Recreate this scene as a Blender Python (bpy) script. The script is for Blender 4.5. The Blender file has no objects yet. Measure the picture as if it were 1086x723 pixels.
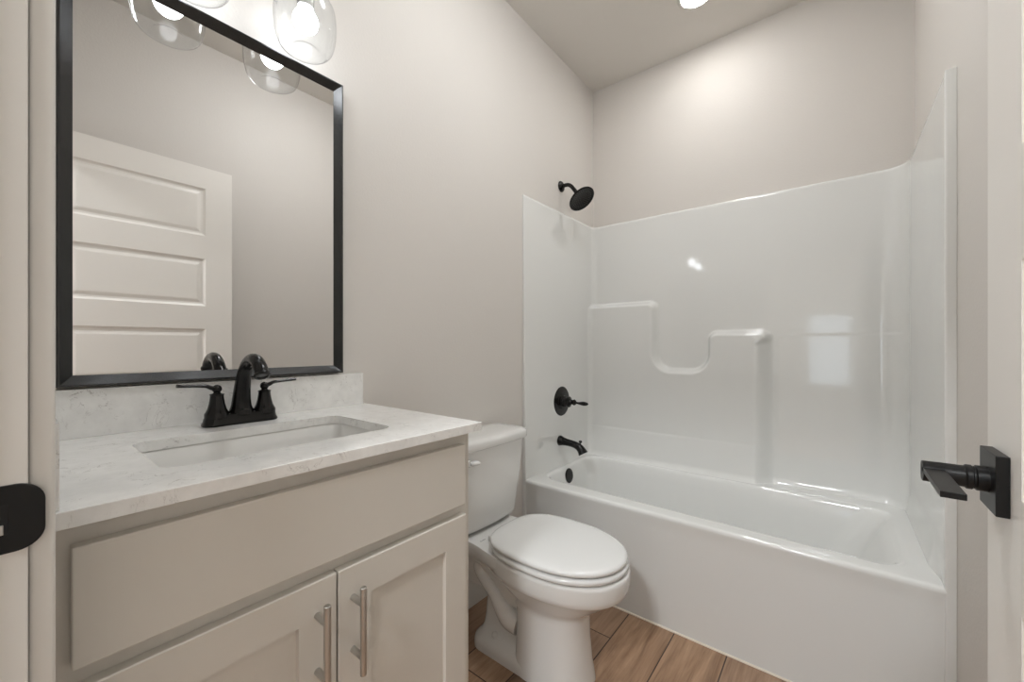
import bpy, bmesh, math, random
import numpy as np
from mathutils import Vector, Matrix
random.seed(3)
PI = math.pi
scene = bpy.context.scene
COL = scene.collection

# ------------------------------------------------------------------ camera
cam_d = bpy.data.cameras.new('camera'); cam = bpy.data.objects.new('camera', cam_d); COL.objects.link(cam)
cam.location = (1.222, 0.0, 1.113)
cam.rotation_euler = (PI/2, 0, math.radians(38.68))
cam_d.sensor_width = 36; cam_d.lens = 428.4/1086*36; cam_d.shift_y = 5/1086; cam_d.clip_start = 0.01
scene.camera = cam

# ------------------------------------------------------------------ world, exposure
w = bpy.data.worlds.new('world'); scene.world = w; w.use_nodes = True
bg = w.node_tree.nodes['Background']
bg.inputs[0].default_value = (0.85, 0.93, 1.0, 1); bg.inputs[1].default_value = 0.65
scene.view_settings.view_transform = 'Standard'; scene.view_settings.look = 'None'
scene.view_settings.gamma = 1; scene.view_settings.use_curve_mapping = False
scene.view_settings.exposure = 2.6
BULB_STRENGTH = 3.2
DOWN_STRENGTH = 14.0
HALL_FILL_STRENGTH = 22.0
FILL_STRENGTH = 7.4

# ------------------------------------------------------------------ materials
def new_mat(name, col, rough=0.5, metal=0.0, spec=0.5, coat=0.0):
    m = bpy.data.materials.new(name); m.use_nodes = True
    b = m.node_tree.nodes['Principled BSDF']
    b.inputs['Base Color'].default_value = (*col, 1)
    b.inputs['Roughness'].default_value = rough
    b.inputs['Metallic'].default_value = metal
    b.inputs['Specular IOR Level'].default_value = spec
    b.inputs['Coat Weight'].default_value = coat
    return m
def srgb(r, g, b):
    f = lambda c: (c/255/12.92) if c/255 <= 0.04045 else ((c/255+0.055)/1.055)**2.4
    return (f(r), f(g), f(b))
def nd(m, t, **kw):
    n = m.node_tree.nodes.new(t)
    for k, v in kw.items(): setattr(n, k, v)
    return n
def lk(m, a, b): m.node_tree.links.new(a, b)
def coords(m, scale=(1,1,1), loc=(0,0,0), rot=(0,0,0)):
    g = nd(m, 'ShaderNodeNewGeometry'); mp = nd(m, 'ShaderNodeMapping')
    mp.inputs['Scale'].default_value = scale; mp.inputs['Location'].default_value = loc; mp.inputs['Rotation'].default_value = rot
    lk(m, g.outputs['Position'], mp.inputs[0]); return mp.outputs[0]
def bump(m, height, strength=0.2, dist=0.001):
    b = nd(m, 'ShaderNodeBump'); b.inputs['Strength'].default_value = strength; b.inputs['Distance'].default_value = dist
    lk(m, height, b.inputs['Height']); lk(m, b.outputs[0], m.node_tree.nodes['Principled BSDF'].inputs['Normal'])
def noise(m, vec, scale, detail=3, rough=0.5, dist=0.0):
    n = nd(m, 'ShaderNodeTexNoise'); n.inputs['Scale'].default_value = scale; n.inputs['Detail'].default_value = detail
    n.inputs['Roughness'].default_value = rough; n.inputs['Distortion'].default_value = dist
    lk(m, vec, n.inputs['Vector']); return n.outputs['Fac']
def ramp(m, fac, stops):
    r = nd(m, 'ShaderNodeValToRGB'); e = r.color_ramp.elements
    while len(e) < len(stops): e.new(0.5)
    for el, (p, c) in zip(e, stops): el.position = p; el.color = (*c, 1)
    lk(m, fac, r.inputs[0]); return r.outputs[0]
def mixc(m, fac, a, b, mode='MIX'):
    x = nd(m, 'ShaderNodeMix', data_type='RGBA', blend_type=mode)
    for sock, v in ((x.inputs[0], fac), (x.inputs[6], a), (x.inputs[7], b)):
        if hasattr(v, 'is_linked'): lk(m, v, sock)
        elif isinstance(v, tuple): sock.default_value = (*v, 1)
        else: sock.default_value = v
    return x.outputs[2]
def base(m, c): lk(m, c, m.node_tree.nodes['Principled BSDF'].inputs['Base Color'])

WALLC = srgb(217, 212, 206)
m_wall = new_mat('wall_paint', WALLC, 0.6, spec=0.3)
bump(m_wall, noise(m_wall, coords(m_wall), 130, 2), 0.35, 0.0015)
m_ceil = new_mat('ceiling_paint', srgb(226, 222, 216), 0.7, spec=0.25)
bump(m_ceil, noise(m_ceil, coords(m_ceil), 110, 2), 0.35, 0.0015)
m_trim = new_mat('trim_paint', srgb(214, 211, 205), 0.33)
m_door = new_mat('door_paint', srgb(236, 232, 226), 0.34)
bump(m_door, noise(m_door, coords(m_door, (1, 1, 1)), 60, 2), 0.05, 0.0008)
m_cab = new_mat('cabinet_paint', srgb(214, 209, 200), 0.38)
m_tub = new_mat('gelcoat', srgb(229, 229, 226), 0.07, coat=0.25)
bump(m_tub, noise(m_tub, coords(m_tub), 7, 1), 0.06, 0.004)
m_tub.node_tree.nodes['Principled BSDF'].inputs['Coat Roughness'].default_value = 0.05
m_china = new_mat('vitreous_china', srgb(230, 229, 226), 0.06, coat=0.3)
m_seat = new_mat('seat_plastic', srgb(230, 230, 228), 0.12)
m_sink = new_mat('sink_china', srgb(232, 231, 228), 0.08, coat=0.2)
m_black = new_mat('matte_black_metal', (0.005, 0.0048, 0.0046), 0.38, 0.1, spec=0.35)
m_bronze = new_mat('dark_bronze_metal', (0.006, 0.0056, 0.0052), 0.22, 0.3, spec=0.45)
m_hole = new_mat('dark_recess', (0.005, 0.005, 0.005), 0.8)
m_nickel = new_mat('brushed_nickel', srgb(196, 195, 192), 0.28, 1.0)
bump(m_nickel, noise(m_nickel, coords(m_nickel, (900, 900, 20)), 1, 2), 0.12, 0.0003)
m_silver = new_mat('silvered_glass', (0.82, 0.812, 0.80), 0.008, 1.0)
m_caulk = new_mat('caulk', srgb(232, 222, 206), 0.5)
m_nozzle = new_mat('rubber_nozzle', (0.05, 0.048, 0.045), 0.5)
# frame: black stained wood, brushed with a fine grain
m_frame = new_mat('black_stained_wood', (0.012, 0.012, 0.013), 0.27, spec=0.65)
gf = noise(m_frame, coords(m_frame, (30, 14, 14)), 6, 5, 0.6, 0.8)
base(m_frame, ramp(m_frame, gf, [(0.3, (0.004, 0.004, 0.004)), (0.75, (0.018, 0.0175, 0.017))]))
bump(m_frame, gf, 0.12, 0.0008)
# quartz
m_quartz = new_mat('white_quartz', (0.8, 0.8, 0.78), 0.14)
v = coords(m_quartz)
n1 = noise(m_quartz, v, 13, 6, 0.66, 1.9)
mask = ramp(m_quartz, noise(m_quartz, v, 22, 3, 0.6, 0.5), [(0.50, (0, 0, 0)), (0.66, (0.9, 0.9, 0.9))])
vein = ramp(m_quartz, n1, [(0.484, (0, 0, 0)), (0.496, (1, 1, 1)), (0.508, (0, 0, 0))])
vm = mixc(m_quartz, 1.0, mask, vein, 'MULTIPLY')
cl = ramp(m_quartz, noise(m_quartz, v, 30, 5, 0.6), [(0.3, srgb(230, 229, 226)), (0.7, srgb(243, 242, 239))])
base(m_quartz, mixc(m_quartz, vm, cl, srgb(158, 152, 146)))
# floor planks: long boards running along y
m_floor = new_mat('wood_plank', (0.3, 0.2, 0.13), 0.38)
fv = coords(m_floor, (1, 1, 1), (0, 0, 0), (0, 0, PI/2))     # (x,y)->(-y,x)
bk = nd(m_floor, 'ShaderNodeTexBrick'); bk.offset = 0.37; bk.offset_frequency = 3; bk.squash = 1
mp = nd(m_floor, 'ShaderNodeMapping'); mp.inputs['Location'].default_value = (0.99, 0.177, 0)
lk(m_floor, fv, mp.inputs[0]); lk(m_floor, mp.outputs[0], bk.inputs['Vector'])
bk.inputs['Scale'].default_value = 1; bk.inputs['Mortar Size'].default_value = 0.0022; bk.inputs['Mortar Smooth'].default_value = 0.1
bk.inputs['Brick Width'].default_value = 1.2; bk.inputs['Row Height'].default_value = 0.1825
bk.inputs['Color1'].default_value = (0, 0, 0, 1); bk.inputs['Color2'].default_value = (1, 1, 1, 1); bk.inputs['Mortar'].default_value = (0.5, 0.5, 0.5, 1)
cb = nd(m_floor, 'ShaderNodeCombineXYZ')
sep = nd(m_floor, 'ShaderNodeSeparateColor'); lk(m_floor, bk.outputs['Color'], sep.inputs[0])
mu = nd(m_floor, 'ShaderNodeMath', operation='MULTIPLY'); mu.inputs[1].default_value = 17.0; lk(m_floor, sep.outputs[0], mu.inputs[0])
lk(m_floor, mu.outputs[0], cb.inputs[2])
ad = nd(m_floor, 'ShaderNodeVectorMath', operation='ADD'); lk(m_floor, coords(m_floor, (9, 1.5, 1)), ad.inputs[0]); lk(m_floor, cb.outputs[0], ad.inputs[1])
g1 = noise(m_floor, ad.outputs[0], 1.2, 6, 0.62, 1.4)
ad2 = nd(m_floor, 'ShaderNodeVectorMath', operation='ADD'); lk(m_floor, coords(m_floor, (90, 4, 1)), ad2.inputs[0]); lk(m_floor, cb.outputs[0], ad2.inputs[1])
g2 = noise(m_floor, ad2.outputs[0], 1.0, 4, 0.6, 0.6)
wc = ramp(m_floor, g1, [(0.30, srgb(104, 79, 61)), (0.45, srgb(150, 120, 97)), (0.58, srgb(174, 143, 118)), (0.75, srgb(194, 165, 139))])
wc = mixc(m_floor, 0.35, wc, ramp(m_floor, g2, [(0.3, srgb(120, 92, 70)), (0.7, srgb(200, 172, 146))]), 'MIX')
tint = ramp(m_floor, sep.outputs[0], [(0.0, (0.76, 0.72, 0.70)), (0.5, (1, 0.97, 0.94)), (1, (0.95, 0.86, 0.74))])
wc = mixc(m_floor, 0.8, wc, tint, 'MULTIPLY')
base(m_floor, mixc(m_floor, bk.outputs['Fac'], wc, srgb(62, 46, 36)))
bump(m_floor, g2, 0.08, 0.0006)
# lamps
def emit(name, col, s):
    m = bpy.data.materials.new(name); m.use_nodes = True; nt = m.node_tree
    nt.nodes.remove(nt.nodes['Principled BSDF'])
    e = nt.nodes.new('ShaderNodeEmission'); e.inputs[0].default_value = (*col, 1); e.inputs[1].default_value = s
    nt.links.new(e.outputs[0], nt.nodes['Material Output'].inputs[0]); return m
m_bulb = emit('lit_bulb', (0.93, 0.96, 1.0), BULB_STRENGTH)
m_down = emit('lit_downlight', (1.0, 0.99, 0.975), DOWN_STRENGTH)
m_hall_fill = emit('hall_fill_glow', (0.94, 0.97, 1.0), HALL_FILL_STRENGTH)  # glow of the fill light added in the hall
m_fill = emit('room_fill_glow', (0.95, 0.98, 1.0), FILL_STRENGTH)  # glow of the fill light added above the bathroom
# thin clear glass
def thin_glass(name, tint, ior):
    m = bpy.data.materials.new(name); m.use_nodes = True; nt = m.node_tree
    nt.nodes.remove(nt.nodes['Principled BSDF'])
    lw = nt.nodes.new('ShaderNodeLayerWeight'); lw.inputs[0].default_value = 0.5
    pw = nt.nodes.new('ShaderNodeMath'); pw.operation = 'POWER'; pw.inputs[1].default_value = 4.0
    fr = nt.nodes.new('ShaderNodeMath'); fr.operation = 'MULTIPLY_ADD'; fr.inputs[1].default_value = 1.3; fr.inputs[2].default_value = 0.014*ior
    nt.links.new(lw.outputs['Facing'], pw.inputs[0]); nt.links.new(pw.outputs[0], fr.inputs[0])
    tr = nt.nodes.new('ShaderNodeBsdfTransparent'); tr.inputs[0].default_value = (*tint, 1)
    gl = nt.nodes.new('ShaderNodeBsdfGlossy'); gl.inputs['Roughness'].default_value = 0.02
    mx = nt.nodes.new('ShaderNodeMixShader')
    nt.links.new(fr.outputs[0], mx.inputs[0]); nt.links.new(tr.outputs[0], mx.inputs[1]); nt.links.new(gl.outputs[0], mx.inputs[2])
    nt.links.new(mx.outputs[0], nt.nodes['Material Output'].inputs[0]); return m
m_glass = thin_glass('clear_glass', (0.96, 0.97, 0.975), 1.5)
m_pane = thin_glass('window_glass', (0.97, 0.98, 0.99), 1.45)

# ------------------------------------------------------------------ helpers
def wloc(o):
    v = Vector((0, 0, 0))
    while o: v = v + o.location; o = o.parent
    return v
def obj(name, bm, mat, parent=None, smooth=False, origin=None, label=None, angle=40):
    """link bm (world coordinates) as ONE mesh object"""
    bmesh.ops.recalc_face_normals(bm, faces=bm.faces)
    if parent is not None: off = wloc(parent)
    else: off = Vector(origin) if origin else Vector((0, 0, 0))
    if off.length: bmesh.ops.translate(bm, verts=bm.verts, vec=-off)
    me = bpy.data.meshes.new(name); bm.to_mesh(me); bm.free()
    me.materials.append(mat)
    if smooth:
        me.polygons.foreach_set('use_smooth', [True]*len(me.polygons))
        try: me.set_sharp_from_angle(angle=math.radians(angle))
        except Exception: pass
    o = bpy.data.objects.new(name, me); COL.objects.link(o)
    if parent is not None: o.parent = parent
    else: o.location = off
    if label: o['label'] = label
    return o
def thing(name, label, cat, loc, group=None):
    o = bpy.data.objects.new(name, None); COL.objects.link(o); o.location = loc
    o.empty_display_size = 0.1
    o['label'] = label; o['category'] = cat
    if group: o['group'] = group
    return o
def struct(o): o['kind'] = 'structure'; return o
def sroot(name, loc, label=None):
    o = bpy.data.objects.new(name, None); COL.objects.link(o); o.location = loc; o['kind'] = 'structure'
    if label: o['label'] = label
    return o
def box(bm, x0, x1, y0, y1, z0, z1, bev=0.0, seg=2):
    vs = [bm.verts.new(p) for p in ((x0,y0,z0),(x1,y0,z0),(x1,y1,z0),(x0,y1,z0),(x0,y0,z1),(x1,y0,z1),(x1,y1,z1),(x0,y1,z1))]
    fs = [bm.faces.new([vs[i] for i in f]) for f in ((3,2,1,0),(4,5,6,7),(0,1,5,4),(1,2,6,5),(2,3,7,6),(3,0,4,7))]
    if bev:
        es = set()
        for f in fs: es.update(f.edges)
        bmesh.ops.bevel(bm, geom=list(es), offset=bev, segments=seg, affect='EDGES', profile=0.5)
    return bm
def B(*a, **k): bm = bmesh.new(); return box(bm, *a, **k)
def rings(bm, rs, close=True, cap0=False, cap1=False, loop=False):
    """bridge successive rings of equal length"""
    vr = [[bm.verts.new(p) for p in r] for r in rs]
    n = len(rs[0]); pairs = list(zip(vr[:-1], vr[1:]))
    if loop: pairs.append((vr[-1], vr[0]))
    for a, b in pairs:
        for i in range(n if close else n-1):
            j = (i+1) % n
            try: bm.faces.new((a[i], a[j], b[j], b[i]))
            except ValueError: pass
    if cap0: bm.faces.new(vr[0][::-1])
    if cap1: bm.faces.new(vr[-1])
    return vr
def frame_of(d):
    d = Vector(d).normalized(); up = Vector((0, 0, 1)) if abs(d.z) < 0.95 else Vector((0, 1, 0))
    a = d.cross(up).normalized(); b = a.cross(d).normalized(); return a, b, d
def lathe(bm, origin, axis, prof, n=40, cap0=True, cap1=True):
    """prof: (r, h) pairs along axis"""
    a, b, d = frame_of(axis); o = Vector(origin)
    rs = [[o + d*h + a*(r*math.cos(2*PI*i/n)) + b*(r*math.sin(2*PI*i/n)) for i in range(n)] for r, h in prof]
    rings(bm, rs, True, cap0, cap1); return bm
def tube(bm, pts, radii, n=20, caps=True, flat=None):
    """swept tube; radii number, list, or list of (ra, rb)"""
    pts = [Vector(p) for p in pts]
    if not isinstance(radii, (list, tuple)): radii = [radii]*len(pts)
    t0 = (pts[1]-pts[0]).normalized(); a, b, _ = frame_of(t0); rs = []
    for i, p in enumerate(pts):
        t = (pts[min(i+1, len(pts)-1)] - pts[max(i-1, 0)]).normalized()
        a = (a - t*a.dot(t)).normalized(); b = t.cross(a)
        r = radii[i]; ra, rb = r if isinstance(r, tuple) else (r, r)
        rs.append([p + a*(ra*math.cos(2*PI*k/n)) + b*(rb*math.sin(2*PI*k/n)) for k in range(n)])
    rings(bm, rs, True, caps, caps); return bm
def bez(p0, p1, p2, p3, n=12):
    out = []
    for i in range(n+1):
        t = i/n; s = 1-t
        out.append(tuple(s**3*a+3*s*s*t*b+3*s*t*t*c+t**3*d for a, b, c, d in zip(p0, p1, p2, p3)))
    return out
def catmull(pts, n=6):
    P = [pts[0]] + list(pts) + [pts[-1]]; out = []
    for i in range(1, len(P)-2):
        for k in range(n):
            t = k/n
            out.append(tuple(0.5*((2*b)+(-a+c)*t+(2*a-5*b+4*c-d)*t*t+(-a+3*b-3*c+d)*t**3) for a, b, c, d in zip(P[i-1], P[i], P[i+1], P[i+2])))
    out.append(tuple(pts[-1])); return out
def rrect(x0, x1, y0, y1, r, z, k=8):
    """rounded rectangle ring at z, 4*(k+1) points"""
    r = min(r, (x1-x0)/2-1e-4, (y1-y0)/2-1e-4); out = []
    for cx, cy, a0 in ((x1-r, y1-r, 0), (x0+r, y1-r, PI/2), (x0+r, y0+r, PI), (x1-r, y0+r, 1.5*PI)):
        for i in range(k+1):
            a = a0 + (PI/2)*i/k
            out.append(Vector((cx+r*math.cos(a), cy+r*math.sin(a), z)))
    return out
def ss(t): t = max(0, min(1, t)); return t*t*(3-2*t)

# ------------------------------------------------------------------ dimensions
W, YB, H = 1.48, 2.368, 2.75           # right wall, back wall, ceiling
FY = 0.012                              # room face of the entry wall
JL, JR = 0.64, 1.41                     # door opening between jamb faces
HY = -3.1                               # far wall of the hall

# ------------------------------------------------------------------ room shell
struct(obj('floor', B(-0.1, 2.6, HY-0.1, YB+0.1, -0.06, 0.0), m_floor))
struct(obj('ceiling', B(-0.1, 2.6, HY-0.1, YB+0.1, H, H+0.06), m_ceil))
struct(obj('wall_left', B(-0.1, 0.0, -0.1, YB+0.1, 0, H), m_wall))
struct(obj('wall_back', B(-0.1, W+0.1, YB, YB+0.1, 0, H), m_wall))
struct(obj('wall_right', B(W, W+0.1, -0.11, YB+0.1, 0, H), m_wall))
bm = bmesh.new()
box(bm, -0.1, JL-0.018, -0.11, FY, 0, H)
box(bm, JR+0.018, W+0.02, -0.11, FY, 0, H)
box(bm, JL-0.018, JR+0.018, -0.11, FY, 2.065, H)
struct(obj('wall_front', bm, m_wall))
# hall beyond the doorway, behind the camera
struct(obj('wall_hall_left', B(-0.45, -0.35, HY-0.1, 0.0, 0, H), m_wall))
struct(obj('wall_hall_near', B(-0.35, -0.1, -0.11, 0.0, 0, H), m_wall))
struct(obj('wall_hall_right', B(2.4, 2.5, HY-0.1, 0.0, 0, H), m_wall))
struct(obj('wall_hall_near_right', B(W+0.1, 2.4, -0.11, 0.0, 0, H), m_wall))
WX0, WX1, WZ0, WZ1 = 0.86, 1.43, 0.62, 1.76
bm = bmesh.new()
box(bm, -0.45, WX0, HY-0.1, HY, 0, H); box(bm, WX1, 2.5, HY-0.1, HY, 0, H)
box(bm, WX0, WX1, HY-0.1, HY, 0, WZ0); box(bm, WX0, WX1, HY-0.1, HY, WZ1, H)
struct(obj('wall_hall_far', bm, m_wall))
win = sroot('window_1', (1.145, HY, WZ0), 'white framed hall window behind the doorway')
bm = bmesh.new()
box(bm, WX0, WX0+0.04, HY-0.07, HY-0.03, WZ0, WZ1); box(bm, WX1-0.04, WX1, HY-0.07, HY-0.03, WZ0, WZ1)
box(bm, WX0+0.04, WX1-0.04, HY-0.07, HY-0.03, WZ0, WZ0+0.04); box(bm, WX0+0.04, WX1-0.04, HY-0.07, HY-0.03, WZ1-0.04, WZ1)
box(bm, WX0+0.04, WX1-0.04, HY-0.065, HY-0.035, 1.40, 1.43)
obj('window_frame', bm, m_trim, win)
obj('pane', B(WX0+0.04, WX1-0.04, HY-0.052, HY-0.048, WZ0+0.04, WZ1-0.04), m_pane, win)

# baseboards
def baseboard(name, x0, x1, y0, y1, inward):
    bm = bmesh.new(); box(bm, x0, x1, y0, y1, 0, 0.125, 0.003)
    return struct(obj(name, bm, m_trim))
baseboard('baseboard_left', 0.0, 0.014, 0.722, 1.60, 0)
baseboard('baseboard_right', W-0.014, W, 0.04, 1.60, 0)

# door frame: jambs, casings, strike plate
tr = sroot('trim_1', (JL, FY, 0), 'painted door frame at the left edge with black strike plate')
bm = bmesh.new()
box(bm, JL-0.018, JL, -0.11, FY, 0, 2.065, 0.001); box(bm, JR, JR+0.018, -0.11, FY, 0, 2.065, 0.001)
box(bm, JL, JR, -0.11, FY, 2.047, 2.065, 0.001)
obj('jamb', bm, m_trim, tr)
bm = bmesh.new()
box(bm, JL, JL+0.011, -0.065, -0.028, 0, 2.047, 0.002); box(bm, JR-0.011, JR, -0.065, -0.028, 0, 2.047, 0.002)
box(bm, JL+0.011, JR-0.011, -0.065, -0.028, 2.036, 2.047, 0.002)
obj('door_stop', bm, m_trim, tr)
bm = bmesh.new()
for (y0, y1) in ((FY, FY+0.0172), (-0.127, -0.11)):
    box(bm, JL-0.062, JL-0.005, y0, y1, 0, 2.052, 0.0035, 3)
    box(bm, JR+0.005, JR+0.062, y0, y1, 0, 2.052, 0.0035, 3)
    box(bm, JL-0.062, JR+0.062, y0, y1, 2.052, 2.11, 0.0035, 3)
obj('casing', bm, m_trim, tr, True)
# strike plate: rounded plate on the jamb face whose lip runs past the jamb edge
bm = bmesh.new()
zc, hh = 0.957, 0.0305
def plate_ring(x, sh=0.0):
    pts = []
    for i in range(9): a = PI/2*i/8; pts.append((0.0225-0.018+0.018*math.sin(a)-sh, zc+hh-0.018+0.018*math.cos(a)-sh))
    for i in range(9): a = PI/2*i/8; pts.append((0.0225-0.018+0.018*math.cos(a)-sh, zc-hh+0.018-0.018*math.sin(a)+sh))
    pts += [(-0.024+sh, zc-hh+sh), (-0.024+sh, zc+hh-sh)]
    return [Vector((x, y, z)) for y, z in pts]
rings(bm, [plate_ring(JL-0.0005), plate_ring(JL+0.0015), plate_ring(JL+0.0022, 0.0007)], cap0=True, cap1=True)
sp = obj('strike_plate', bm, m_black, tr, True, label='black strike plate', angle=30)
obj('latch_hole', B(JL+0.0015, JL+0.0026, -0.016, 0.0005, zc-0.013, zc+0.013, 0.0004), m_hole, sp)
bm = bmesh.new(); box(bm, JL+0.0018, JL+0.0034, -0.006, -0.0022, zc-0.013, zc-0.004, 0.0006)
obj('latch_lip', bm, m_nickel, sp)

# ------------------------------------------------------------------ door (open, along the right wall)
DX0, DX1, DY0, DY1, DZ0, DZ1 = 1.3705, 1.4055, 0.032, 0.765, 0.012, 2.041
door = sroot('door_1', (DX0, DY0, DZ0), 'open five panel white door standing along the right wall')
def panel_door():
    """leaf with five recessed and raised horizontal panels on both faces"""
    bm = bmesh.new()
    py0, py1 = DY0+0.117, DY1-0.117
    zs = [(0.224+i*0.3652, 0.224+i*0.3652+0.247) for i in range(5)]
    for sx, X in ((-1, DX0), (1, DX1)):
        # stiles and rails on the face as a grid with holes
        ycuts = [DY0, py0, py1, DY1]; zc = [DZ0]
        for a, b in zs: zc += [a, b]
        zc.append(DZ1)
        for j in range(len(zc)-1):
            for i in range(3):
                hole = (i == 1 and j % 2 == 1)
                y0, y1, z0, z1 = ycuts[i], ycuts[i+1], zc[j], zc[j+1]
                if not hole:
                    bm.faces.new([bm.verts.new((X, y, z)) for y, z in ((y0, z0), (y1, z0), (y1, z1), (y0, z1))])
                else:
                    steps = [(0, 0), (0.005, 0.004), (0.011, 0.0075), (0.020, 0.0082), (0.034, 0.0035), (0.038, 0.0030)]
                    rs = [[Vector((X - sx*dp, y0+o, z0+o)), Vector((X - sx*dp, y1-o, z0+o)), Vector((X - sx*dp, y1-o, z1-o)), Vector((X - sx*dp, y0+o, z1-o))] for o, dp in steps]
                    rings(bm, rs, cap1=True)
    for pts in ((((DX0, DY1, DZ0), (DX1, DY1, DZ0), (DX1, DY1, DZ1), (DX0, DY1, DZ1))), (((DX0, DY0, DZ0), (DX1, DY0, DZ0), (DX1, DY0, DZ1), (DX0, DY0, DZ1))),
                (((DX0, DY0, DZ1), (DX1, DY0, DZ1), (DX1, DY1, DZ1), (DX0, DY1, DZ1))), (((DX0, DY0, DZ0), (DX1, DY0, DZ0), (DX1, DY1, DZ0), (DX0, DY1, DZ0)))):
        bm.faces.new([bm.verts.new(p) for p in pts])
    bmesh.ops.remove_doubles(bm, verts=bm.verts, dist=1e-5)
    return bm
obj('door_panel', panel_door(), m_door, door)
HZ, HYc = 0.958, 0.7115
def lever_set(X, s):
    """s=-1 towards the room, +1 towards the wall"""
    bm = bmesh.new()
    x0, x1 = sorted((X, X+s*0.0108)); box(bm, x0, x1, HYc-0.0315, HYc+0.0315, HZ-0.0335, HZ+0.0335, 0.0008, 2)
    ro = obj('rosette', bm, m_black, door, label='square black backplate')
    bm = bmesh.new()
    L = 0.0645 if s < 0 else 0.05
    lathe(bm, (X+s*0.0108, HYc, HZ), (s, 0, 0), [(0.0145, 0), (0.0145, 0.009), (0.0130, 0.010), (0.0130, 0.0118), (0.0142, 0.0125), (0.0142, 0.017), (0.0125, 0.0185), (0.0125, L-0.0115), (0.0118, L-0.0108)], 40)
    x0, x1 = sorted((X+s*(L-0.019), X+s*L))
    obj('spindle', bm, m_black, ro, True, angle=30)
    bm = bmesh.new(); box(bm, x0, x1, HYc-0.112, HYc+0.004, HZ-0.0005, HZ+0.0062, 0.0006, 2)
    obj('lever', bm, m_black, ro)
lever_set(DX0, -1); lever_set(DX1, 1)
for z in (0.25, 1.05, 1.85):
    bm = bmesh.new(); lathe(bm, (1.4105, 0.0305, z-0.045), (0, 0, 1), [(0.0048, 0), (0.0048, 0.09)], 14)
    obj('hinge', bm, m_black, door, True, label='black hinge barrel')
bm = bmesh.new(); box(bm, DX0+0.006, DX1-0.006, DY1-0.0005, DY1+0.0012, HZ-0.028, HZ+0.028, 0.0004)
obj('latch_plate', bm, m_black, door)

# ------------------------------------------------------------------ vanity cabinet
VY0, VY1 = FY+0.0, 0.7195
CF = 0.506                                # face frame plane
van = thing('vanity_cabinet', 'greige painted vanity cabinet with one false drawer and two shaker doors under the countertop', 'cabinet', (0.25, 0.37, 0))
bm = bmesh.new()
def crect(o, z): return [Vector((0.002+o, VY0+0.001+o, z)), Vector((CF-o, VY0+0.001+o, z)), Vector((CF-o, VY1-o, z)), Vector((0.002+o, VY1-o, z))]
rings(bm, [crect(0, 0.10), crect(0, 0.9035), crect(0.018, 0.9035), crect(0.018, 0.118)], cap0=True, cap1=True)
obj('body', bm, m_cab, van)
obj('toe_kick', B(0.002, 0.44, VY0+0.001, VY1, 0.0, 0.10), m_cab, van)
# false drawer front
bm = bmesh.new(); box(bm, CF, CF+0.019, 0.047, 0.691, 0.731, 0.8755, 0.0018, 2)
obj('drawer_front', bm, m_cab, van)
def shaker(y0, y1, z0, z1):
    bm = bmesh.new(); x1 = CF+0.019; s = 0.065
    outer = lambda x, o: [Vector((x, y0+o, z0+o)), Vector((x, y1-o, z0+o)), Vector((x, y1-o, z1-o)), Vector((x, y0+o, z1-o))]
    rs = [outer(CF+0.0005, 0), outer(x1-0.0015, 0), outer(x1, 0.0015), outer(x1, s), outer(x1-0.0085, s+0.0015)]
    rings(bm, rs, cap0=True, cap1=True); return bm
doors = [(0.047, 0.3685, 0.334), (0.372, 0.6935, 0.400)]
for k, (y0, y1, hy) in enumerate(doors):
    d = obj('door', shaker(y0, y1, 0.118, 0.7065), m_cab, van)
    bm = bmesh.new()
    x = CF+0.019+0.0345
    lathe(bm, (x, hy, 0.521), (0, 0, 1), [(0.0046, 0), (0.0060, 0.0012), (0.0060, 0.1568), (0.0046, 0.158)], 28)
    for z in (0.552, 0.648):
        lathe(bm, (CF+0.0188, hy, z), (1, 0, 0), [(0.0058, 0), (0.0058, 0.034)], 24)
    obj('handle', bm, m_nickel, d, True, label='brushed nickel bar pull', angle=30)

# ------------------------------------------------------------------ countertop + sink
CT, CTH = 0.9245, 0.0205
SX0, SX1, SY0, SY1 = 0.160, 0.425, 0.147, 0.560
CX0, CX1, CY0, CY1 = 0.001, 0.538, FY+0.001, 0.734
top = thing('countertop', 'white quartz countertop with grey flecks and sink cutout on the vanity cabinet', 'countertop', (0.27, 0.37, 0.904))
bm = bmesh.new()
inner = rrect(SX0, SX1, SY0, SY1, 0.032, CT)
c = Vector(((CX0+CX1)/2, (CY0+CY1)/2, CT))
ci = Vector(((SX0+SX1)/2, (SY0+SY1)/2, CT))
def project(p):
    d = p-ci; ts = []
    if d.x > 1e-9: ts.append((CX1-ci.x)/d.x)
    if d.x < -1e-9: ts.append((CX0-ci.x)/d.x)
    if d.y > 1e-9: ts.append((CY1-ci.y)/d.y)
    if d.y < -1e-9: ts.append((CY0-ci.y)/d.y)
    return ci + d*min(ts)
outer = [project(p) for p in inner]
for cor in ((CX0, CY0), (CX1, CY0), (CX0, CY1), (CX1, CY1)):
    cv = Vector((*cor, CT)); i = min(range(len(outer)), key=lambda k: (outer[k]-cv).length); outer[i] = cv
def lower(r, z): return [Vector((p.x, p.y, z)) for p in r]
def toward(r, z, q):    # shrink rectangle ring slightly (arris)
    return [Vector((min(max(p.x, CX0), CX1-q if p.x > CX1-1e-6 else p.x), p.y if p.y < CY1-1e-6 else CY1-q, z)) for p in r]
rings(bm, [lower(outer, CT-CTH), lower(outer, CT-0.0012), toward(outer, CT, 0.0012), inner, lower(inner, CT-CTH)], loop=True)
obj('slab', bm, m_quartz, top)
bm = bmesh.new(); box(bm, 0.001, 0.0205, FY+0.001, 0.7245, CT, 1.0245, 0.001)
obj('backsplash', bm, m_quartz, top)
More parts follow.
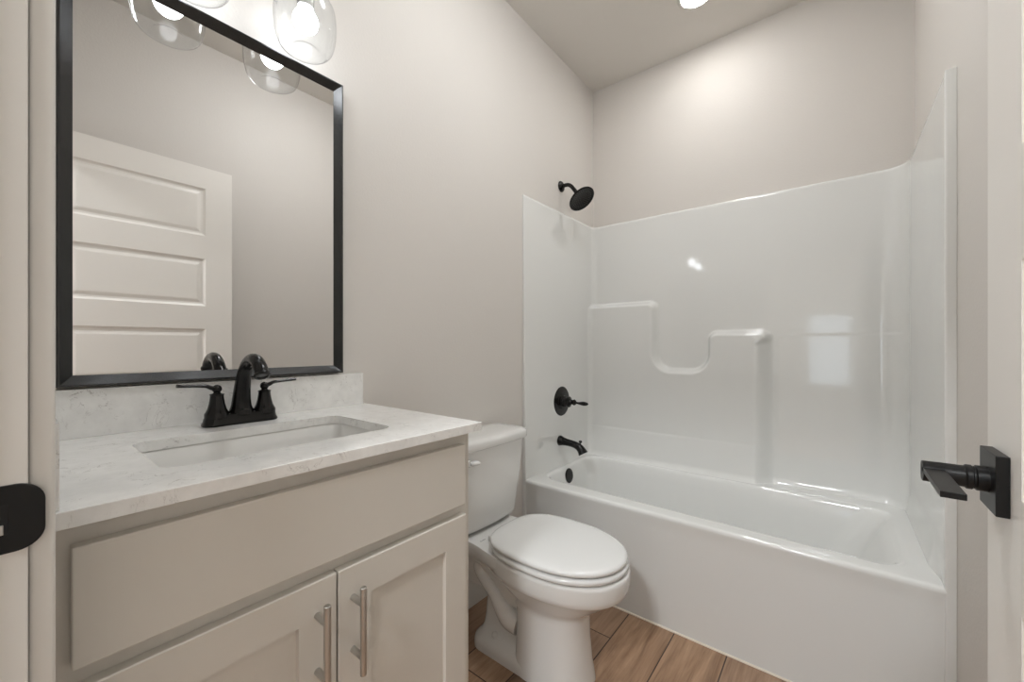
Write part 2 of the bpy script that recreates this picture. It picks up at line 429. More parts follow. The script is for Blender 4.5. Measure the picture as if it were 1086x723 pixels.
bm = bmesh.new(); box(bm, 0.0205, 0.532, FY+0.001, FY+0.0252, CT, 1.0245, 0.001)
obj('side_splash', bm, m_quartz, top)

sink = thing('sink', 'white rectangular undermount sink basin below the countertop cutout', 'sink', ((SX0+SX1)/2, (SY0+SY1)/2, 0.76))
bm = bmesh.new()
zt = CT-CTH-0.0005
o = 0.004
rs = [rrect(SX0-0.02, SX1+0.02, SY0-0.02, SY1+0.02, 0.045, zt), rrect(SX0-o, SX1+o, SY0-o, SY1+o, 0.036, zt)]
for dz, ins, r in ((0.004, -0.001, 0.036), (0.03, 0.003, 0.04), (0.08, 0.010, 0.045), (0.105, 0.018, 0.05), (0.122, 0.034, 0.055), (0.130, 0.058, 0.06), (0.134, 0.095, 0.03), (0.137, 0.118, 0.012)):
    rs.append(rrect(SX0+ins, SX1-ins, SY0+ins, SY1-ins, r, zt-dz))
rings(bm, rs, cap1=True)
# outside skin
rs2 = [rrect(SX0-0.02, SX1+0.02, SY0-0.02, SY1+0.02, 0.045, zt), rrect(SX0-0.02, SX1+0.02, SY0-0.02, SY1+0.02, 0.045, zt-0.012), rrect(SX0-0.006, SX1+0.006, SY0-0.006, SY1+0.006, 0.045, zt-0.02), rrect(SX0+0.02, SX1-0.02, SY0+0.02, SY1-0.02, 0.05, zt-0.15)]
rings(bm, rs2, cap1=True)
bmesh.ops.remove_doubles(bm, verts=bm.verts, dist=1e-6)
obj('basin', bm, m_sink, sink, True)
bm = bmesh.new(); lathe(bm, ((SX0+SX1)/2, (SY0+SY1)/2, zt-0.138), (0, 0, 1), [(0.022, 0), (0.022, 0.004), (0.018, 0.006), (0.014, 0.0055), (0.014, 0.008), (0.004, 0.010)], 32)
obj('drain', bm, m_bronze, sink, True, label='dark bronze drain stopper')

# ------------------------------------------------------------------ faucet
FX, FYc, FZ = 0.080, 0.360, CT
fau = thing('faucet', 'dark bronze two-handle faucet with arched spout behind the sink', 'faucet', (FX, FYc, FZ))
bm = bmesh.new()
def oval(hx, hy, z, r): return rrect(FX-hx, FX+hx, FYc-hy, FYc+hy, r, z, 10)
rings(bm, [oval(0.0265, 0.0795, FZ+0.0003, 0.024), oval(0.0275, 0.0805, FZ+0.003, 0.025), oval(0.0268, 0.0795, FZ+0.006, 0.024), oval(0.0250, 0.0775, FZ+0.010, 0.0235), oval(0.0235, 0.0755, FZ+0.018, 0.022), oval(0.0222, 0.0738, FZ+0.021, 0.021), oval(0.0222, 0.0738, FZ+0.0255, 0.021), oval(0.018, 0.069, FZ+0.0275, 0.017)], cap0=True, cap1=True)
obj('base_plate', bm, m_bronze, fau, True, angle=50)
# spout column and hook
pts = [(0.080, FYc, FZ+0.022), (0.080, FYc, FZ+0.030), (0.080, FYc, FZ+0.040), (0.0815, FYc, FZ+0.06), (0.088, FYc, FZ+0.09), (0.100, FYc, FZ+0.118), (0.117, FYc, FZ+0.140), (0.139, FYc, FZ+0.153), (0.163, FYc, FZ+0.156), (0.186, FYc, FZ+0.149), (0.202, FYc, FZ+0.136), (0.2085, FYc, FZ+0.126)]
rad = [0.0275, 0.0262, 0.0222, 0.0195, 0.0172, 0.0155, 0.0146, 0.0143, 0.0143, 0.0143, 0.0143, 0.0143]
pr = catmull([(*p, r) for p, r in zip(pts, rad)], 5)
bm = bmesh.new(); tube(bm, [p[:3] for p in pr], [p[3] for p in pr], 28)
spt = obj('spout', bm, m_bronze, fau, True, angle=60)
bm = bmesh.new(); ax = Vector((0.55, 0, -0.83)).normalized()
lathe(bm, Vector((0.2070, FYc, FZ+0.1275)), ax, [(0.0140, 0), (0.0162, 0.003), (0.0168, 0.006), (0.0162, 0.0095), (0.012, 0.0102), (0.011, 0.008)], 30)
obj('aerator', bm, m_bronze, spt, True)
bm = bmesh.new(); lathe(bm, (0.056, FYc, FZ+0.02), (0, 0, 1), [(0.0028, 0), (0.0028, 0.045), (0.005, 0.047), (0.0055, 0.052), (0.0028, 0.056)], 16)
obj('lift_rod', bm, m_bronze, fau, True)
for s in (-1, 1):
    hy = FYc + s*0.0508
    bm = bmesh.new()
    lathe(bm, (0.082, hy, FZ+0.018), (0, 0, 1), [(0.0245, 0), (0.0245, 0.011), (0.0225, 0.014), (0.0188, 0.022), (0.0158, 0.034), (0.0140, 0.046), (0.0134, 0.0535), (0.0145, 0.0545), (0.0145, 0.0565), (0.0080, 0.0585), (0.0058, 0.062), (0.0058, 0.070)], 32)
    # round joint
    lathe(bm, (0.082, hy, FZ+0.0865), (0, 0, 1), [(0.001, -0.0100)] + [(0.0100*math.sin(a), -0.0100*math.cos(a)) for a in [PI*i/10 for i in range(1, 10)]] + [(0.001, 0.0100)], 24)
    h = obj('handle', bm, m_bronze, fau, True, angle=35)
    L = catmull([(0.082, hy, FZ+0.0865, 0.0062, 0.0062), (0.082, hy+s*0.012, FZ+0.090, 0.006, 0.005), (0.082, hy+s*0.022, FZ+0.0945, 0.0068, 0.0042), (0.082, hy+s*0.045, FZ+0.0965, 0.0078, 0.0036), (0.082, hy+s*0.072, FZ+0.0985, 0.0085, 0.0040), (0.082, hy+s*0.0735, FZ+0.0985, 0.0080, 0.0034)], 4)
    bm = bmesh.new(); tube(bm, [p[:3] for p in L], [(p[3], p[4]) for p in L], 16)
    obj('lever', bm, m_bronze, h, True, angle=50)

# ------------------------------------------------------------------ mirror
MY0, MY1, MZ0, MZ1 = 0.060, 0.652, 1.0295, 1.921
mir = thing('wall_mirror', 'large rectangular wall mirror in a black wooden frame above the faucet', 'mirror', (0.0, 0.356, 1.0295))
bm = bmesh.new()
def mrect(x, o): return [Vector((x, MY0+o, MZ0+o)), Vector((x, MY1-o, MZ0+o)), Vector((x, MY1-o, MZ1-o)), Vector((x, MY0+o, MZ1-o))]
rings(bm, [mrect(0.001, 0.0), mrect(0.0275, 0.0), mrect(0.0295, 0.0015), mrect(0.0295, 0.0045), mrect(0.0285, 0.0055), mrect(0.0125, 0.0225), mrect(0.0105, 0.0232), mrect(0.001, 0.0232)], loop=True)
obj('frame', bm, m_frame, mir)
obj('mirror_glass', B(0.003, 0.0115, MY0+0.0222, MY1-0.0222, MZ0+0.0222, MZ1-0.0222), m_silver, mir)

# ------------------------------------------------------------------ vanity light
LY = (0.255, 0.497); LX = 0.119
vl = thing('vanity_light', 'two bulb vanity light with clear glass shades above the mirror', 'wall light', (0.0, 0.379, 2.10))
bm = bmesh.new(); box(bm, 0.001, 0.022, 0.319, 0.439, 2.075, 2.195, 0.003)
obj('backplate', bm, m_black, vl)
bm = bmesh.new(); tube(bm, [(LX, LY[0]-0.012, 2.135), (LX, LY[1]+0.012, 2.135)], 0.008, 16)
tube(bm, [(0.02, 0.379, 2.135), (LX, 0.379, 2.135)], 0.008, 16)
obj('bar', bm, m_black, vl, True)
sock = [(0.020, 2.012), (0.021, 2.014), (0.021, 2.055), (0.030, 2.060), (0.030, 2.072), (0.012, 2.082), (0.009, 2.135)]
shade = [(0.0, 1.8745), (0.012, 1.8740), (0.026, 1.8720), (0.034, 1.8685), (0.043, 1.8668), (0.052, 1.8690), (0.0605, 1.8760), (0.0665, 1.889), (0.0705, 1.908), (0.0725, 1.932), (0.0725, 1.957), (0.0695, 1.982), (0.0625, 2.006), (0.0515, 2.028), (0.0400, 2.044), (0.0335, 2.054), (0.0315, 2.062)]
sh = catmull([(r*1.04, z+0.031 if z < 2.0 else 2.026+(z-2.0)*0.58, 0) for r, z in shade], 3)
for y in LY:
    bm = bmesh.new(); lathe(bm, (LX, y, 0), (0, 0, 1), sock, 32)
    obj('socket', bm, m_nickel, vl, True, angle=35)
    bm = bmesh.new(); lathe(bm, (LX, y, 0), (0, 0, 1), [(max(p[0], 0.0004), p[1]) for p in sh], 56, True, False)
    g = obj('glass_shade', bm, m_glass, vl, True, label='clear glass shade', angle=80)
    bm = bmesh.new()
    lathe(bm, (LX, y, 1.978), (0, 0, 1), [(0.0005, -0.031)] + [(0.031*math.sin(a), -0.031*math.cos(a)) for a in [PI*i/14 for i in range(1, 11)]] + [(0.0185, 0.028), (0.0150, 0.040)], 32)
    obj('bulb', bm, m_bulb, vl, True, label='lit white bulb')

# ------------------------------------------------------------------ downlight over the tub, two added fill lights
def downlight(name, x, y, r, mat, label, dome=0.0):
    t = thing(name, label, 'ceiling light', (x, y, H))
    bm = bmesh.new(); lathe(bm, (x, y, H), (0, 0, -1), [(r, 0), (r, 0.003), (r-0.006, 0.006), (r-0.014, 0.0065), (r-0.018, 0.003)], 48, False, False)
    obj('trim_ring', bm, m_trim, t, True, label='white trim ring')
    bm = bmesh.new(); lathe(bm, (x, y, H), (0, 0, -1), [(r-0.017, 0.0005), (r-0.017, 0.0035)] + ([((r-0.017)*math.cos(a), 0.0035+dome*math.sin(a)) for a in (0.3, 0.6, 0.9, 1.2, 1.5)] if dome else []), 48)
    obj('lens', bm, mat, t, dome > 0, label='lit lens')
    return t
downlight('recessed_downlight', 0.712, 2.010, 0.080, m_down, 'small round recessed downlight in the ceiling over the bathtub')
downlight('added_fill_light', 0.75, 1.05, 0.165, m_fill, 'added round fill light, unseen, above the middle of the bathroom floor', 0.07)  # invented fixture, added out of view to brighten the bathroom
downlight('added_hall_fill_light', 1.05, -1.4, 0.24, m_hall_fill, 'added round fill light, unseen, in the hall behind the doorway')  # added behind the camera to send light in through the doorway

# ------------------------------------------------------------------ bathtub + surround
TY = 1.6145; RZ = 0.445
tub = thing('bathtub', 'white one-piece fibreglass bathtub with moulded shower surround along the back wall', 'bathtub', (W/2, 2.0, 0))
def tub_ring(x0, x1, y0l, y0r, y1, r, z, k=10, sk=0):
    ring = rrect(x0, x1, y0l, y1, r, z, k)
    out = []
    for p in ring:         # front edge may run askew
        f = (p.x-x0)/(x1-x0); fr = max(0.0, 1-(p.y-y0l)/(y1-y0l))
        out.append(Vector((p.x, p.y + (y0r-y0l)*f*fr, z)))
    return out
bm = bmesh.new()
OX0, OX1, OY1 = 0.001, W-0.001, YB-0.001
rs = [tub_ring(OX0, OX1, TY+0.004, TY+0.004, OY1, 0.004, 0.0)]
for z, o in ((0.38, 0.0), (RZ-0.030, -0.001), (RZ-0.016, -0.004), (RZ-0.007, -0.003), (RZ-0.002, 0.001), (RZ, 0.007)):
    rs.append(tub_ring(OX0, OX1, TY+o, TY+o, OY1, 0.004, z))
rs += [tub_ring(OX0+0.012, OX1-0.012, TY+0.014, TY+0.014, OY1-0.012, 0.010, RZ+0.0005),
       tub_ring(0.042, 1.407, 1.690, 1.661, 2.246, 0.090, RZ+0.001),
       tub_ring(0.050, 1.397, 1.699, 1.671, 2.238, 0.087, RZ+0.0005),
       tub_ring(0.055, 1.390, 1.705, 1.677, 2.232, 0.085, RZ-0.0025),
       tub_ring(0.059, 1.383, 1.710, 1.683, 2.228, 0.085, RZ-0.008),
       tub_ring(0.062, 1.375, 1.714, 1.690, 2.224, 0.085, RZ-0.017),
       tub_ring(0.070, 1.350, 1.724, 1.704, 2.215, 0.09, RZ-0.06),
       tub_ring(0.085, 1.290, 1.740, 1.728, 2.200, 0.10, RZ-0.18),
       tub_ring(0.100, 1.235, 1.755, 1.748, 2.188, 0.11, RZ-0.28),
       tub_ring(0.120, 1.190, 1.775, 1.772, 2.185, 0.12, RZ-0.325),
       tub_ring(0.160, 1.130, 1.810, 1.810, 2.150, 0.12, RZ-0.342),
       tub_ring(0.300, 0.990, 1.900, 1.900, 2.060, 0.07, RZ-0.346)]
rings(bm, rs, cap1=True)
obj('tub', bm, m_tub, tub, True, angle=60)

# surround: one moulded skin following the three walls, relief on the back
FLY = 1.610
XL_T, XL_B, XR, YBK = 0.006, 0.020, 1.457, 2.346
def plan(z):
    f = (z-RZ)/(1.87-RZ); xl = XL_B + (XL_T-XL_B)*f
    pts = [(0.0005, FLY)]
    def arc(cx, cy, r, a0, a1, n):
        for i in range(n+1):
            a = a0+(a1-a0)*i/n; pts.append((cx+r*math.cos(a), cy+r*math.sin(a)))
    rr = 0.004
    arc(xl-rr, FLY+rr, rr, -PI/2, 0, 4)
    n = 60
    r1, r2 = 0.030, 0.085
    y0, y1 = FLY+rr, YBK-r1
    for i in range(1, n): pts.append((xl, y0+(y1-y0)*i/n))
    arc(xl+r1, YBK-r1, r1, PI, PI/2, 14)
    x0, x1 = xl+r1, XR-r2; N = 300
    for i in range(1, N): pts.append((x0+(x1-x0)*i/N, YBK))
    arc(XR-r2, YBK-r2, r2, PI/2, 0, 24)
    y0, y1 = YBK-r2, FLY+0.006
    for i in range(1, n): pts.append((XR, y0+(y1-y0)*i/n))
    arc(XR+0.006, FLY+0.006, 0.006, PI, 1.5*PI, 5)
    pts.append((W-0.0005, FLY))
    return np.array(pts)
def rounded_poly(P, R, n=10):
    out = []
    for i in range(len(P)):
        p, a, b = np.array(P[i]), np.array(P[i-1]), np.array(P[(i+1) % len(P)]); r = R[i]
        if r <= 0: out.append(tuple(p)); continue
        u = (a-p)/np.linalg.norm(a-p); v_ = (b-p)/np.linalg.norm(b-p)
        for k in range(n+1):
            t = k/n; q0 = p+u*r; q1 = p+v_*r
            # quarter circle for right angles
            c = p+u*r+v_*r; ang = t*PI/2
            out.append(tuple(c - v_*r*math.cos(ang) - u*r*math.sin(ang)))
    return out
XC = 0.985
POLY = [(-0.5, -0.5), (-0.5, 1.372), (0.425, 1.372), (0.425, 0.985), (0.690, 0.985), (0.690, 1.192), (XC, 1.192), (XC, -0.5)]
PR = [0, 0, 0.050, 0.085, 0.085, 0.050, 0.050, 0]
PL = np.array(rounded_poly(POLY, PR))
def sdist(X, Z):
    d = np.full(X.shape, 9.0); inside = np.zeros(X.shape, bool); n = len(PL)
    for i in range(n):
        a = PL[i]; b = PL[(i+1) % n]; e = b-a; L2 = max(1e-12, e@e)
        t = np.clip(((X-a[0])*e[0]+(Z-a[1])*e[1])/L2, 0, 1)
        d = np.minimum(d, np.hypot(X-(a[0]+t*e[0]), Z-(a[1]+t*e[1])))
        c = ((a[1] > Z) != (b[1] > Z)); 
        if abs(b[1]-a[1]) > 1e-12: inside ^= c & (X < (b[0]-a[0])*(Z-a[1])/(b[1]-a[1])+a[0])
    return np.where(inside, d, -d)
zs = list(np.linspace(RZ-0.004, 1.852, 290)) + [1.858, 1.8635, 1.867, 1.8695, 1.870]
P0 = [plan(z) for z in zs]
X = np.array([p[:, 0] for p in P0]); Y = np.array([p[:, 1] for p in P0]); Z = np.array([[z]*len(P0[0]) for z in zs])
sd = sdist(X, Z)
back = np.clip((Y-(YBK-0.075))/0.05, 0, 1)
back = back*back*(3-2*back)
wr = 0.034 + 0.048*np.clip((X-0.84)/0.08, 0, 1)*np.clip((1.17-Z)/0.05, 0, 1)
t = np.clip((sd+0.006)/wr, 0, 1); rel = 0.052*(t*t*(3-2*t))
low = np.clip((0.622-Z)/(0.622-RZ), 0, 1); edge = np.clip((0.622-Z)/0.008, 0, 1)
lowr = (0.0015*edge + 0.020*low)
lowr = lowr*t*t*(3-2*t) + 0.0022*np.clip((X-XC)/0.02, 0, 1)*np.clip((1.168-Z)/0.006, 0, 1)
cove = 0.020*np.clip((RZ+0.030-Z)/0.034, 0, 1)**2
Yn = Y - back*(rel + lowr + cove - 0.013*(Z-1.2))
# right and left panels lean out slightly above the rim
lowx = np.clip((0.56-Z)/(0.56-RZ), 0, 1)**2*0.012
mid = np.clip((Y-1.66)/0.1, 0, 1)
Xn = X + np.where(X < 0.2, lowx*mid, 0) - lowx*mid*1.2*np.clip((X-1.40)/0.05, 0, 1)
# rounded top edge
nz = len(zs)
bm = bmesh.new()
top_off = {nz-5: 0.0, nz-4: 0.0008, nz-3: 0.0022, nz-2: 0.0045, nz-1: 0.0085}
grid = []
for i in range(nz):
    off = top_off.get(i, 0.0); row = []
    for j in range(X.shape[1]):
        x, y = Xn[i, j], Yn[i, j]
        if off and y > FLY+0.01:
            x = x - off*0.6 if x < 0.05 else (x + off if x > XR-0.05 else x)
            if y > YBK-0.05: y = min(y+off, YB-0.001)
        row.append(bm.verts.new((min(max(x, 0.0005), W-0.0005), min(y, YB-0.001), zs[i])))
    grid.append(row)
for i in range(nz-1):
    for j in range(len(grid[0])-1):
        bm.faces.new((grid[i][j], grid[i][j+1], grid[i+1][j+1], grid[i+1][j]))
# the front edges run on down to the floor beside the apron
for cols in (range(0, 7), range(len(grid[0])-8, len(grid[0]))):
    cols = list(cols); bot = [bm.verts.new((grid[0][j].co.x, grid[0][j].co.y, 0.0)) for j in cols]
    for k in range(len(cols)-1):
        bm.faces.new((bot[k], bot[k+1], grid[0][cols[k+1]], grid[0][cols[k]]))
# top closes back against the wall
last = grid[-1]; wallrow = []
for v_ in last:
    x, y = v_.co.x, v_.co.y
    if y > YBK-0.09 and 0.03 < x < XR-0.03: q = (x, YB-0.0005)
    elif x <= W/2: q = (0.0004, min(max(y, FLY), YB))
    else: q = (W-0.0004, min(max(y, FLY), YB))
    wallrow.append(bm.verts.new((q[0], q[1], 1.8705)))
for j in range(len(last)-1):
    try: bm.faces.new((last[j], last[j+1], wallrow[j+1], wallrow[j]))
    except ValueError: pass
obj('shower_surround', bm, m_tub, tub, True, angle=70)
bm = bmesh.new(); tube(bm, [(0.02, TY+0.003, 0.0015), (XR, TY+0.003, 0.0015)], 0.0045, 10)
obj('caulk_bead', bm, m_caulk, tub, True)
bm = bmesh.new(); lathe(bm, (0.0655, 1.948, 0.392), (1, 0, 0.13), [(0.040, 0), (0.040, 0.004), (0.037, 0.0068), (0.030, 0.0078), (0.004, 0.008)], 40)
obj('overflow_cover', bm, m_bronze, tub, True, label='round dark bronze overflow cover', angle=35)
bm = bmesh.new(); lathe(bm, (0.26, 1.955, RZ-0.347), (0, 0, 1), [(0.036, 0), (0.036, 0.004), (0.03, 0.006), (0.02, 0.006), (0.02, 0.013), (0.004, 0.015)], 32)
obj('drain', bm, m_bronze, tub, True)

# ------------------------------------------------------------------ tub spout, valve, shower head
SY = 1.945
ts = thing('tub_spout', 'dark bronze tub spout with pull-up diverter low on the left surround wall', 'tub spout', (0.015, 1.93, 0.58))
bm = bmesh.new()
T = catmull([(0.012, 1.93, 0.5835, 0.0285, 0.0285), (0.024, 1.93, 0.5835, 0.0275, 0.0275), (0.045, 1.93, 0.582, 0.022, 0.022), (0.080, 1.93, 0.579, 0.0185, 0.0185), (0.112, 1.93, 0.575, 0.0185, 0.0185), (0.138, 1.93, 0.566, 0.021, 0.020), (0.156, 1.93, 0.550, 0.0245, 0.022), (0.167, 1.93, 0.533, 0.030, 0.025)], 5)
tube(bm, [p[:3] for p in T], [(p[3], p[4]) for p in T], 28)
spo = obj('spout', bm, m_bronze, ts, True, angle=50)
bm = bmesh.new(); lathe(bm, (0.146, 1.93, 0.574), (0.15, 0, 1), [(0.0035, 0), (0.0035, 0.015), (0.0075, 0.017), (0.0095, 0.022), (0.0075, 0.027), (0.002, 0.0285)], 18)
obj('diverter_knob', bm, m_bronze, ts, True)

VYc, VZ = 1.955, 0.800
sv = thing('shower_valve', 'dark bronze round shower valve trim with lever on the left surround wall', 'shower valve', (0.015, VYc, VZ))
bm = bmesh.new(); lathe(bm, (0.010, VYc, VZ), (1, 0, 0), [(0.083, 0), (0.083, 0.006), (0.080, 0.009), (0.064, 0.0115), (0.050, 0.0135), (0.048, 0.016), (0.034, 0.018), (0.030, 0.022)], 56)
obj('escutcheon', bm, m_bronze, sv, True, label='round dark escutcheon plate', angle=35)
bm = bmesh.new(); lathe(bm, (0.028, VYc, VZ), (1, 0, 0), [(0.030, 0), (0.0275, 0.012), (0.0265, 0.030), (0.030, 0.033), (0.030, 0.038), (0.021, 0.042), (0.0145, 0.050), (0.012, 0.058), (0.0155, 0.064), (0.0165, 0.070), (0.012, 0.077), (0.006, 0.080)], 36)
hnd = obj('handle', bm, m_bronze, sv, True, angle=35)
bm = bmesh.new()
Lv = catmull([(0.098, VYc, VZ-0.001, 0.010), (0.110, VYc, VZ-0.001, 0.0062), (0.125, VYc, VZ-0.002, 0.0068), (0.145, VYc, VZ-0.002, 0.0105), (0.162, VYc, VZ-0.002, 0.0110), (0.176, VYc, VZ-0.002, 0.0075), (0.182, VYc, VZ-0.002, 0.003)], 4)
tube(bm, [p[:3] for p in Lv], [p[3] for p in Lv], 20)
obj('lever', bm, m_bronze, hnd, True)

shw = thing('showerhead', 'dark bronze round shower head on a curved arm high on the left wall', 'shower head', (0.0, 1.972, 2.02))
AY = 1.972
bm = bmesh.new(); lathe(bm, (0.001, AY, 2.019), (1, 0, 0), [(0.031, 0), (0.031, 0.003), (0.027, 0.008), (0.017, 0.013), (0.0125, 0.016)], 36)
obj('flange', bm, m_bronze, shw, True)
ax = Vector((0.62, -0.10, -0.78)).normalized()
C0 = Vector((0.139, AY-0.004, 1.914))     # centre of the spray face
A = [(0.006, AY, 2.019), (0.030, AY, 2.020), (0.050, AY, 2.017), (0.068, AY, 2.005), (0.082, AY-0.001, 1.988), (C0 - ax*0.062)[:]]
A = catmull([tuple(a) for a in A], 5)
bm = bmesh.new(); tube(bm, A, 0.0108, 20)
obj('arm', bm, m_bronze, shw, True)
bm = bmesh.new(); lathe(bm, C0 - ax*0.068, ax, [(0.0125, 0), (0.0145, 0.003), (0.0145, 0.010), (0.0115, 0.013), (0.0165, 0.018), (0.0185, 0.024), (0.018, 0.030), (0.026, 0.038), (0.050, 0.047), (0.068, 0.054), (0.0755, 0.061), (0.076, 0.066), (0.072, 0.069), (0.067, 0.0685), (0.064, 0.0665)], 56)
hd = obj('head', bm, m_bronze, shw, True, angle=35)
a_, b_, d_ = frame_of(ax)
bm = bmesh.new()
for r, n in ((0.012, 6), (0.023, 12), (0.034, 18), (0.045, 24), (0.054, 30)):
    for i in range(n):
        an = 2*PI*i/n; c = C0 - ax*0.0025 + a_*(r*math.cos(an)) + b_*(r*math.sin(an))
        lathe(bm, c, ax, [(0.0019, 0), (0.0019, 0.0018), (0.0008, 0.0026)], 8)
obj('spray_nozzles', bm, m_nozzle, hd, True)

# ------------------------------------------------------------------ toilet
YT = 1.185
toi = thing('toilet', 'white two-piece toilet with closed lid between the vanity and the bathtub', 'toilet', (0.40, YT, 0))
def egg(xb, xf, hw, z, xm=None, eb=2.6, ef=2.15, n=64):
    """egg outline: back at xb, front at xf, widest at xm"""
    if xm is None: xm = xb + (xf-xb)*0.46
    out = []
    for i in range(n):
        a = 2*PI*i/n; c, s = math.cos(a), math.sin(a)
        e = ef if c > 0 else eb
        x = xm + (xf-xm if c > 0 else xm-xb)*math.copysign(abs(c)**(2/e), c)
        y = YT + hw*math.copysign(abs(s)**(2/e), s)
        out.append(Vector((x, y, z)))
    return out
bm = bmesh.new()
# bowl: rim band, undercut, front pedestal
secs = [(0.250, 0.735, 0.150, 0.401), (0.232, 0.742, 0.172, 0.400), (0.226, 0.746, 0.178, 0.396), (0.225, 0.747, 0.1795, 0.388),
        (0.227, 0.744, 0.1775, 0.352), (0.229, 0.741, 0.175, 0.338), (0.233, 0.734, 0.169, 0.331), (0.238, 0.722, 0.162, 0.322),
        (0.250, 0.700, 0.148, 0.303), (0.268, 0.672, 0.132, 0.282), (0.292, 0.644, 0.116, 0.260), (0.318, 0.622, 0.104, 0.243), (0.338, 0.610, 0.098, 0.230),
        (0.348, 0.606, 0.097, 0.214), (0.348, 0.606, 0.098, 0.15), (0.347, 0.612, 0.103, 0.07), (0.345, 0.622, 0.109, 0.012), (0.345, 0.624, 0.110, 0.0)]
rings(bm, [egg(a, b, h, z, eb=2.4, ef=2.2) if z > 0.235 else egg(a, b, h, z, xm=a+(b-a)*0.42, eb=4.5, ef=2.5) for a, b, h, z in [(a, b-0.025 if z > 0.235 else b-0.022, h, z) for a, b, h, z in secs]], cap0=True, cap1=True)
bowl = obj('bowl', bm, m_china, toi, True, angle=60)
# deck behind the bowl that carries the tank
bm = bmesh.new()
def dk(x0, x1, hw, r, z): return rrect(x0, x1, YT-hw, YT+hw, r, z, 8)
def deck_ring(z, sh=0.0, fl=0.0):
    """plan: wide at the tank, waisting into the bowl"""
    pts = []
    prof = [(0.045, 0.125), (0.06, 0.138), (0.10, 0.142), (0.16, 0.138), (0.22, 0.142), (0.28, 0.155), (0.36, 0.165)]
    prof = catmull(prof, 4)
    for x, h in prof: pts.append((x+sh*0.3, h-sh))
    L = [Vector((x, YT-h, z)) for x, h in pts]; R = [Vector((x, YT+h, z)) for x, h in reversed(pts)]
    return L+R
rings(bm, [deck_ring(0.402, 0.010), deck_ring(0.4085-0.008, 0.002), deck_ring(0.392, 0.0), deck_ring(0.368, 0.0), deck_ring(0.352, 0.006), deck_ring(0.335, 0.022), deck_ring(0.300, 0.050), deck_ring(0.26, 0.070), deck_ring(0.20, 0.082)], cap0=True, cap1=True)
obj('tank_deck', bm, m_china, toi, True, angle=60)
# foot plate and web
bm = bmesh.new()
rings(bm, [rrect(0.150, 0.50, YT-0.108, YT+0.108, 0.055, 0.0), rrect(0.150, 0.50, YT-0.108, YT+0.108, 0.055, 0.020), rrect(0.154, 0.50, YT-0.105, YT+0.105, 0.055, 0.034), rrect(0.166, 0.49, YT-0.094, YT+0.094, 0.05, 0.046), rrect(0.172, 0.48, YT-0.082, YT+0.082, 0.045, 0.052), rrect(0.170, 0.46, YT-0.062, YT+0.062, 0.04, 0.066), rrect(0.166, 0.46, YT-0.050, YT+0.050, 0.04, 0.095), rrect(0.172, 0.46, YT-0.044, YT+0.044, 0.04, 0.20), rrect(0.12, 0.46, YT-0.055, YT+0.055, 0.04, 0.34)], cap0=True, cap1=True)
obj('foot', bm, m_china, toi, True, angle=60)
# trapway relief, one bulge on each side
for s in (-1, 1):
    bm = bmesh.new()
    T = catmull([(0.290, YT+s*0.055, 0.352, 0.036), (0.225, YT+s*0.060, 0.345, 0.033), (0.184, YT+s*0.062, 0.312, 0.030), (0.176, YT+s*0.062, 0.272, 0.029), (0.208, YT+s*0.062, 0.236, 0.027), (0.250, YT+s*0.062, 0.208, 0.030), (0.282, YT+s*0.060, 0.172, 0.037), (0.312, YT+s*0.056, 0.144, 0.043), (0.352, YT+s*0.052, 0.134, 0.042)], 6)
    tube(bm, [p[:3] for p in T], [p[3] for p in T], 24)
    obj('trapway', bm, m_china, toi, True)
    bm = bmesh.new(); lathe(bm, (0.252, YT+s*0.066, 0.040), (0, s*0.15, 1), [(0.0165, 0), (0.0165, 0.012), (0.014, 0.020), (0.008, 0.0245), (0.001, 0.026)], 24)
    obj('bolt_cap', bm, m_seat, toi, True)
# tank
bm = bmesh.new()
def tank_ring(x0, x1, hw, z, r=0.035, bow=0.012, k=8):
    out = []
    for p in rrect(x0, x1, YT-hw, YT+hw, r, z, k):
        out.append(p)
    # subdivide front and back edges so the front can bow
    res = []; n = len(out)
    for i in range(n):
        a = out[i]; b = out[(i+1) % n]; res.append(a)
        if i % (k+1) == k and (i//(k+1)) in (1, 3):      # the long edges at the wall and at the front
            for j in range(1, 12): res.append(a.lerp(b, j/12))
    for p in res:
        if p.x > (x0+x1)/2: p.x += bow*(1-((p.y-YT)/hw)**2)
    return res
rings(bm, [tank_ring(0.060, 0.140, 0.135, 0.4105, 0.03), tank_ring(0.045, 0.156, 0.152, 0.413, 0.03), tank_ring(0.036, 0.164, 0.160, 0.420, 0.03), tank_ring(0.032, 0.168, 0.1655, 0.434, 0.03), tank_ring(0.026, 0.178, 0.184, 0.56, 0.032), tank_ring(0.020, 0.188, 0.2020, 0.7275, 0.035)], cap0=True, cap1=True)
obj('tank', bm, m_china, toi, True, angle=60)
bm = bmesh.new()
rings(bm, [tank_ring(0.020, 0.190, 0.201, 0.7275, 0.035), tank_ring(0.014, 0.199, 0.213, 0.7290, 0.04), tank_ring(0.012, 0.2015, 0.2145, 0.733, 0.04), tank_ring(0.011, 0.2025, 0.2155, 0.752, 0.042), tank_ring(0.012, 0.2005, 0.214, 0.7585, 0.042), tank_ring(0.016, 0.194, 0.208, 0.7635, 0.042), tank_ring(0.028, 0.176, 0.197, 0.7665, 0.04), tank_ring(0.060, 0.140, 0.155, 0.768, 0.03)], cap0=True, cap1=True)
obj('tank_lid', bm, m_china, toi, True, angle=60)
bm = bmesh.new()
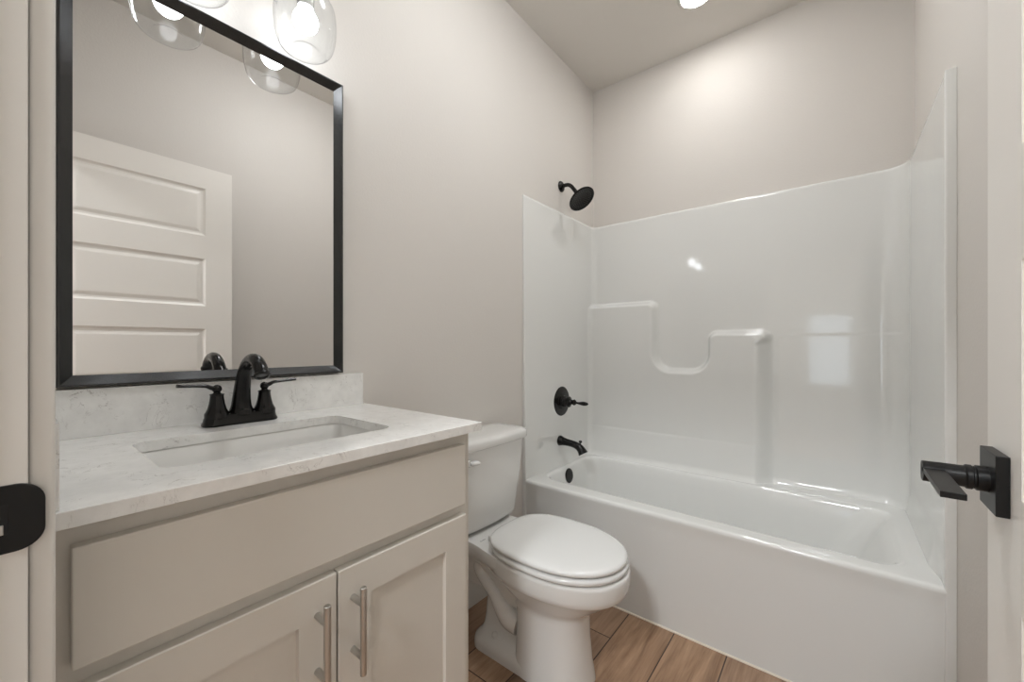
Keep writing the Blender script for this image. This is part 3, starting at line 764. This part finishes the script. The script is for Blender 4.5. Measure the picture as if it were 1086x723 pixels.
lathe(bm, (0.186, YT-0.150, 0.690), (1, 0, 0), [(0.013, 0), (0.013, 0.012), (0.010, 0.016)], 20)
F = catmull([(0.204, YT-0.150, 0.690, 0.006, 0.010), (0.208, YT-0.143, 0.690, 0.008, 0.0135), (0.2105, YT-0.130, 0.690, 0.008, 0.0145), (0.211, YT-0.121, 0.6895, 0.0075, 0.0140), (0.211, YT-0.1165, 0.6895, 0.004, 0.009)], 4)
tube(bm, [p[:3] for p in F], [(p[4], p[3]) for p in F], 16)
obj('flush_lever', bm, m_seat, toi, True)
# seat ring and lid
def seat_out(o, z): return egg(0.258+o, 0.717-o, 0.1815-o, z, xm=0.480, eb=3.1, ef=2.1)
bm = bmesh.new()
rings(bm, [seat_out(0.020, 0.4035), seat_out(0.005, 0.4045), seat_out(0.0, 0.409), seat_out(0.0, 0.418), seat_out(0.005, 0.4225), seat_out(0.02, 0.424)], cap0=True, cap1=True)
obj('seat', bm, m_seat, toi, True, angle=60)
bm = bmesh.new()
def lid_out(o, z): return egg(0.248+o, 0.713-o, 0.1785-o, z, xm=0.478, eb=3.1, ef=2.1)
rings(bm, [lid_out(0.020, 0.4270), lid_out(0.005, 0.4280), lid_out(0.0, 0.4315), lid_out(0.0, 0.438), lid_out(0.003, 0.4425), lid_out(0.012, 0.4460), lid_out(0.035, 0.4485), lid_out(0.08, 0.4505), lid_out(0.14, 0.4515)], cap0=True, cap1=True)
obj('lid', bm, m_seat, toi, True, angle=60)
for s in (-1, 1):
    bm = bmesh.new(); box(bm, 0.232, 0.272, YT+s*0.075-0.016, YT+s*0.075+0.016, 0.4005, 0.4225, 0.005, 3)
    obj('hinge_cap', bm, m_seat, toi, True)
bm = bmesh.new()
for i, (y, l) in enumerate(((-0.112, 0.004), (-0.104, 0.003), (-0.098, 0.004), (-0.091, 0.0035))):
    box(bm, 0.214, 0.219, YT+y, YT+y+l, 0.4012, 0.4022)
obj('printed_mark', bm, new_mat('grey_print', (0.12, 0.12, 0.12), 0.5), toi)
